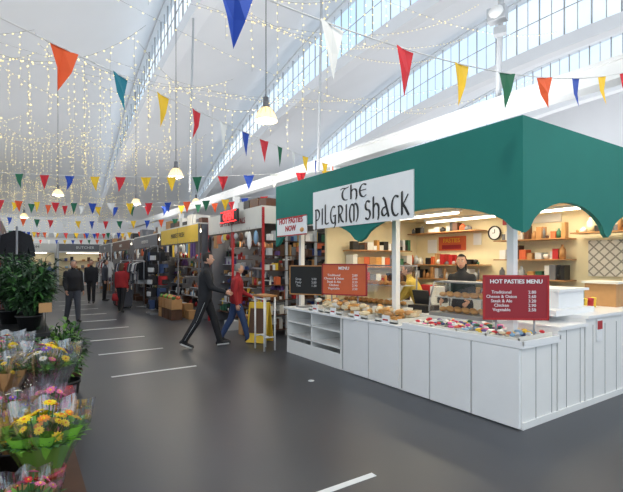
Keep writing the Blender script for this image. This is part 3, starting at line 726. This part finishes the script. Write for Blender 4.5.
# ---------------------------------------------------------------- pendant lamps
def pendant(x,y,z,power=70):
    m=MB(); top=Lz(y)-.3 
    m.tube((x,y,z+.3),(x,y,top+.3),.008,.008,'black',5)
    m.lathe((x,y,z+.12),[(0,.2),(.05,.2),(.06,.05),(.09,0),(0,0)],'mgrey',14)
    m.lathe((x,y,z-.12),[(.21,0),(.2,.06),(.15,.17),(.08,.25)],'prism',24)
    m.lathe((x,y,z-.12),[(.21,0),(.215,.012),(.21,.02)],'white',24)
    for i in range(12):
        a=i*math.pi/6; m.path([(x+.212*math.cos(a),y+.212*math.sin(a),z-.12),(x+.155*math.cos(a),y+.155*math.sin(a),z+.05),(x+.083*math.cos(a),y+.083*math.sin(a),z+.13)],.004,'kraft',4)
    m.ball((x,y,z-.08),(.1,.1,.1),'bulb',12,8)
    m.obj('pendant_lamp')
    l=bpy.data.lights.new('pendant_glow','POINT'); l.energy=power; l.color=(1,.93,.82); l.shadow_soft_size=.1
    o=bpy.data.objects.new('pendant_glow',l); o.location=(x,y,z-.24); scn.collection.objects.link(o)
def WW(u,d,z): r=(u-311.5)/440*d; return W(r,d,z)
pendant(*WW(266,8.2,4.4)); pendant(*WW(176,12.8,4.25)); pendant(*WW(58,18.3,4.55)); pendant(*WW(136,20,4.4)); pendant(*WW(196,22,4.7)); pendant(*WW(24,25,4.3))
pendant(1.5,1.0,4.6,80); pendant(5.5,.2,4.6,80); pendant(-3,4,4.6)

# ---------------------------------------------------------------- people
def seg_dist(p,a,b,ra,rb):
    d=b-a; t=max(0,min(1,(p-a).dot(d)/max(1e-9,d.length_squared))); return (p-(a+d*t)).length-(ra+(rb-ra)*t)
def person(name,loc,heading,H=1.75,lean=.03,legs=((.0,.05),(.0,.05)),arms=((.0,.15,.1),(.0,.15,.1)),top='dark',bot='dark',shoe='black',hair='hairdk',hair_long=False,turn=0,build=1.0,vox=.02,stripe=False,sitz=None,extra=None,female=False):
    body=MB(); out=MB(); segs=[]
    dirT=Vector((0,math.sin(lean),math.cos(lean))); yT=Vector((0,math.cos(lean),-math.sin(lean)))
    feet=[];hip=[]
    sw=.9 if female else 1.0
    for i,s in enumerate((-1,1)):
        a,b=legs[i][:2]; h=Vector((s*.09,0,0)); k=h+.44*Vector((0,math.sin(a),-math.cos(a))); an=k+.42*Vector((0,math.sin(a-b),-math.cos(a-b)))
        pitch=legs[i][2] if len(legs[i])>2 else 0
        f=Vector((0,math.cos(pitch),math.sin(pitch))); u=Vector((0,-math.sin(pitch),math.cos(pitch)))
        heel=an-f*.05-u*.06; toe=an+f*.17-u*.065
        feet.append((an,heel,toe)); hip.append((h,k,an))
    mz=min(min(f[1].z,f[2].z) for f in feet)-.035
    off=Vector((0,0,-mz))
    hip=[tuple(p+off for p in t) for t in hip]; feet=[tuple(p+off for p in t) for t in feet]
    pel=off.copy()
    def cap(a,b,ra,rb,lab):
        body.tube(a,b,ra,rb,'dark',12); body.ball(a,ra,'dark',12,8); body.ball(b,rb,'dark',12,8); segs.append((a,b,ra,rb,lab))
    B=build
    for i in range(2):
        h,k,an=hip[i]; cap(h,k,.092*B,.068*B,'leg'); cap(k,an,.068*B,.054*B,'leg')
        cap(feet[i][1],feet[i][2],.036,.036,'shoe'); body.tube(an,feet[i][1].lerp(feet[i][2],.4),.045,.04,'dark',10); segs.append((an-Vector((0,0,.03)),feet[i][2].lerp(feet[i][1],.4),.042,.038,'shoe'))
    rings=[(-.08,.165,.115),(0,.17*B,.125*B),(.1,.158*B,.12*B),(.2,.16*sw*B,.122*B),(.34,.19*sw*B,.13*B),(.44,.2*sw,.115),(.49,.15*sw,.085),(.53,.07,.065)]
    body.loft([(pel+dirT*t,rx,ry,yT) for t,rx,ry in rings],'dark',16)
    segs.append((pel,pel+dirT*.48,.14,.14,'torso'))
    neck0=pel+dirT*.5; hc=pel+dirT*.56+Vector((0,.025,.125))
    cap(neck0,hc-Vector((0,.02,.06)),.055,.05,'neck')
    hands=[]
    for i,s in enumerate((-1,1)):
        sa,el,ab=arms[i][:3]; sh=pel+dirT*.44+Vector((s*.185*sw,0,0))
        def dv(t,abx): return Vector((s*math.sin(abx),math.sin(t)*math.cos(abx),-math.cos(t)*math.cos(abx)))
        e=sh+dv(sa,ab)*.29; w=e+dv(sa+el,ab*.3 if len(arms[i])<4 else arms[i][3])*.25
        cap(sh,e,.062*B,.052*B,'arm'); cap(e,w,.052*B,.038,'arm'); hands.append((w,(w-e).normalized(),s))
    me=bpy.data.meshes.new('b'); me.from_pydata(body.v,[],body.f); ob=bpy.data.objects.new('b',me); scn.collection.objects.link(ob)
    rm=ob.modifiers.new('r','REMESH'); rm.mode='VOXEL'; rm.voxel_size=vox
    sm=ob.modifiers.new('s','SMOOTH'); sm.factor=.5; sm.iterations=4
    bpy.context.view_layer.update()
    em=bpy.data.meshes.new_from_object(ob.evaluated_get(bpy.context.evaluated_depsgraph_get()))
    vs=[v.co.copy() for v in em.vertices]; hem=pel.z-.07
    groups={}
    for p in em.polygons:
        c=p.center; lab=min(segs,key=lambda q:seg_dist(c,q[0],q[1],q[2],q[3]))[4]
        if lab in('torso','leg'): mt=top if c.z>hem else bot
        elif lab=='arm': mt=top
        elif lab=='neck': mt='skin' if c.z>neck0.z+.035 else top
        else: mt=shoe
        groups.setdefault(mt,[]).append(tuple(p.vertices))
    o=len(out.v); out.v+=vs
    for mt,fs in groups.items():
        ix=out.mi(mt)
        for f in fs: out.f.append(tuple(o+k for k in f)); out.m.append(ix); out.sm.append(True)
    bpy.data.objects.remove(ob); bpy.data.meshes.remove(me); bpy.data.meshes.remove(em)
    st=len(out.v); 
    def hf(u,q):
        if u.z<0: q.x*=1+.32*u.z; q.y*=(1+.15*u.z)
        if u.z<-.3 and u.y>.2: q.y+=.012
        return q
    out.ball((0,0,0),(.075,.093,.116),'skin',20,14,fn=hf)
    out.ball((0,.092,-.012),(.012,.02,.022),'skin',8,6); out.ball((0,.085,-.055),(.024,.008,.008),'lip',8,5)
    for s in (-1,1):
        out.ball((s*.029,.08,.012),(.013,.008,.008),'petalW',8,5); out.ball((s*.029,.087,.012),(.006,.004,.006),'eye',6,4)
        out.box((s*.029,.087,.034),(.03,.008,.006),hair); out.ball((s*.077,-.005,-.005),(.01,.018,.03),'skin',8,6)
    lo=-1.3 if hair_long else -.45
    out.ball((0,-.006,.006),(.084,.1,.124),hair,20,14,keep=lambda u:(u.z>.55) or (u.y<.25 and u.z>-.1) or (u.y<0.0 and u.z>lo))
    if hair_long: out.ball((0,-.06,-.09),(.085,.05,.12),hair,12,8)
    out.xf(Matrix.Translation(hc)@Matrix.Rotation(turn,4,'Z')@Matrix.Rotation(-lean*.5,4,'X'),st)
    for w,d,s in hands:
        x,yv=perp(d); lat=Vector((1,0,0)); fwd=lat-d*lat.dot(d); fwd=fwd.normalized(); side=d.cross(fwd).normalized()
        if side.y<0: side=-side
        inn=-fwd*s
        out.tube(w-d*.03,w+d*.03,.03,.03,'skin',8)
        out.loft([(w+d*t,rx,ry,fwd) for t,rx,ry in((0,.024,.018),(.03,.036,.019),(.075,.04,.017),(.09,.036,.013))],'skin',10,xd=side)
        for j,fl in enumerate((.065,.078,.072,.055)):
            b=w+d*.082+side*(.029-.0195*j); m1=b+(d*.9+inn*.3).normalized()*fl*.5; tp=m1+(d*.6+inn*.8).normalized()*fl*.5
            out.tube(b,m1,.0092,.0088,'skin',6); out.ball(m1,.0088,'skin',6,4); out.tube(m1,tp,.0088,.007,'skin',6)
        b=w+d*.03+side*.028; m1=b+(d*.6+side*.7+inn*.3).normalized()*.035; tp=m1+(d*.9+side*.2+inn*.3).normalized()*.03
        out.tube(b,m1,.012,.0105,'skin',6); out.ball(m1,.0105,'skin',6,4); out.tube(m1,tp,.0105,.008,'skin',6)
    if stripe:
        for i,s in enumerate((-1,1)):
            h,k,an=hip[i]; o1=Vector((s*.09,0,0)); 
            out.tube(h+o1-Vector((0,0,.1)),k+Vector((s*.068,0,0)),.004,.004,'lgrey',5); out.tube(k+Vector((s*.068,0,0)),an+Vector((s*.055,0,0)),.004,.004,'lgrey',5)
            f=feet[i]; out.tube(f[1]+Vector((0,0,-.018)),f[2]+Vector((0,0,-.018)),.03,.03,'white',8)
    if extra: extra(out,pel,hands)
    k=H/1.75; ang=math.atan2(-heading[0],heading[1])
    out.xf(Matrix.Translation(loc)@Matrix.Rotation(ang,4,'Z')@Matrix.Scale(k,4))
    out.obj(name)
def hbag(mt):
    def f(out,pel,hands):
        w=hands[0][0]+hands[0][1]*.08
        out.loft([(w-Vector((0,0,.38)),.14,.06,Vector((0,1,0))),(w-Vector((0,0,.3)),.16,.07,Vector((0,1,0))),(w-Vector((0,0,.12)),.13,.05,Vector((0,1,0)))],mt,12)
        out.path([w-Vector((.08,0,.12)),w,w-Vector((-.08,0,.12))],.008,mt,5)
    return f
def sbag(mt):
    def f(out,pel,hands):
        out.ball(pel+Vector((-.2,.0,.02)),(.06,.13,.12),mt,12,8)
        out.path([pel+Vector((-.2,.0,.12)),pel+Vector((-.12,.12,.3)),pel+Vector((.1,.06,.46))],.012,mt,5)
    return f
person('walking_man',(*WW(205,8.5,0)[:2],0),(.93,-.37),1.84,lean=.06,legs=((.36,.1,.1),(-.3,.25,-.4)),arms=((-.3,.35,.12),(.35,.9,.12)),top='dark',bot='dark',shoe='black',hair='hairdk',turn=-.1,vox=.016,stripe=True,build=1.08)
person('walking_woman',(*WW(236,9.0,0)[:2],0),(.9,-.43),1.62,lean=.08,legs=((-.26,.25,-.35),(.36,.1,.1)),arms=((.3,.8,.12),(-.25,.5,.12)),top='redcloth',bot='jeans',shoe='black',hair='hairgr',hair_long=False,vox=.016,female=True,extra=sbag('dark'),build=1.12)
person('shopper_man',(1.21,13.7,0),(.25,-1),1.70,lean=.02,legs=((.2,.1,.05),(-.2,.2,-.2)),arms=((-.1,.5,.15),(.1,.5,.15)),top='dark',bot='greytr',hair='hairgr',build=1.2)
person('shopper_woman',(2.75,15.4,0),(.5,.8),1.6,legs=((.15,.1),(-.15,.15,-.2)),top='redcloth',bot='dark',hair='hairbr',hair_long=True,female=True,extra=hbag('redcloth'))
person('shopper_man',(2.35,19.4,0),(-.2,-1),1.72,legs=((.15,.1),(-.15,.15,-.2)),top='dark',bot='dark',hair='hairdk',build=1.1)
person('shopper_woman',(1.9,21.5,0),(.2,-1),1.62,top='greytr',bot='jeans',hair='hairbr',hair_long=True,female=True)
person('shopper_man',(3.0,20.5,0),(.8,-.3),1.74,top='greytr',bot='dark',hair='hairdk')
person('shopper_woman',(1.2,25,0),(.1,1),1.62,top='blue',bot='dark',hair='hairgr',female=True)
person('stall_keeper_woman',(6.0,4.62,0),(-.9,-.3),1.76,arms=((.3,.9,.1),(.3,.9,.1)),top='dark',bot='dark',hair='hairdk',hair_long=True,female=True,turn=.2)
person('stall_keeper_man',(5.75,5.25,0),(-.5,.85),1.66,lean=.45,arms=((.5,.6,.15),(.5,.6,.15)),top='cloth_y',bot='dark',hair='hairbr')

# ---------------------------------------------------------------- lights
w=bpy.data.worlds.new('world'); scn.world=w; w.use_nodes=True; nt=w.node_tree; bg=nt.nodes['Background']
tc=nt.nodes.new('ShaderNodeTexCoord'); nz=nt.nodes.new('ShaderNodeTexNoise'); nz.inputs['Scale'].default_value=2.5; nz.inputs['Detail'].default_value=5
cr=nt.nodes.new('ShaderNodeValToRGB'); cr.color_ramp.elements[0].position=.35; cr.color_ramp.elements[0].color=(.58,.79,1,1); cr.color_ramp.elements[1].position=.6; cr.color_ramp.elements[1].color=(.93,.97,1,1)
nt.links.new(tc.outputs['Generated'],nz.inputs['Vector']); nt.links.new(nz.outputs['Fac'],cr.inputs[0]); nt.links.new(cr.outputs[0],bg.inputs[0]); bg.inputs[1].default_value=1.25
def area(loc,sx,sy,p,col,rot=(0,0,0),nm='tube_light'):
    l=bpy.data.lights.new(nm,'AREA'); l.shape='RECTANGLE'; l.size=sx; l.size_y=sy; l.energy=p; l.color=col
    o=bpy.data.objects.new(nm,l); o.location=loc; o.rotation_euler=rot; scn.collection.objects.link(o)
for x,y in ((7.2,3.6),(7.2,5.75),(6.15,3.6),(6.15,5.75),(5.05,3.6),(5.05,5.75)): area((x,y,2.47),.08,1.4,14,(1,.89,.67))
for y in (10.2,14.3,19,24.2,29.3): area((5.0,y,2.3),.1,2.4,24,(1,.92,.82))
for y in (11,16,21.6,28): area((-1.2,y,2.3),.1,2.4,24,(1,.92,.82))
for x,y,p in ((6.2,5,60),(5.6,10.2,60),(5.6,14.3,60),(5.6,19,60),(5.6,25,60),(-2,6,60),(-2,12,60),(-2,17,60),(-2,24,60),(14,6,130),(14,14,120),(14,24,120),(22,10,200),(22,20,160),(26,4,220),(27,14,200),(10,0,60)):
    area((x,y,3.4),1.2,2.5,p,(.97,.98,1),(math.pi,0,0),'ceiling_fill_light')  # added fill lights facing up, no fixtures, to brighten the ceiling

cam=bpy.data.cameras.new('camera'); co=bpy.data.objects.new('camera',cam); scn.collection.objects.link(co)
cam.sensor_fit='HORIZONTAL'; cam.sensor_width=36; cam.lens=36*440/623; cam.shift_y=16/623
co.location=(0,0,1.65); co.rotation_euler=(math.pi/2,0,-math.radians(33.5)); cam.clip_end=200; cam.clip_start=.05
scn.camera=co
scn.view_settings.view_transform='Standard'; scn.view_settings.exposure=0.1
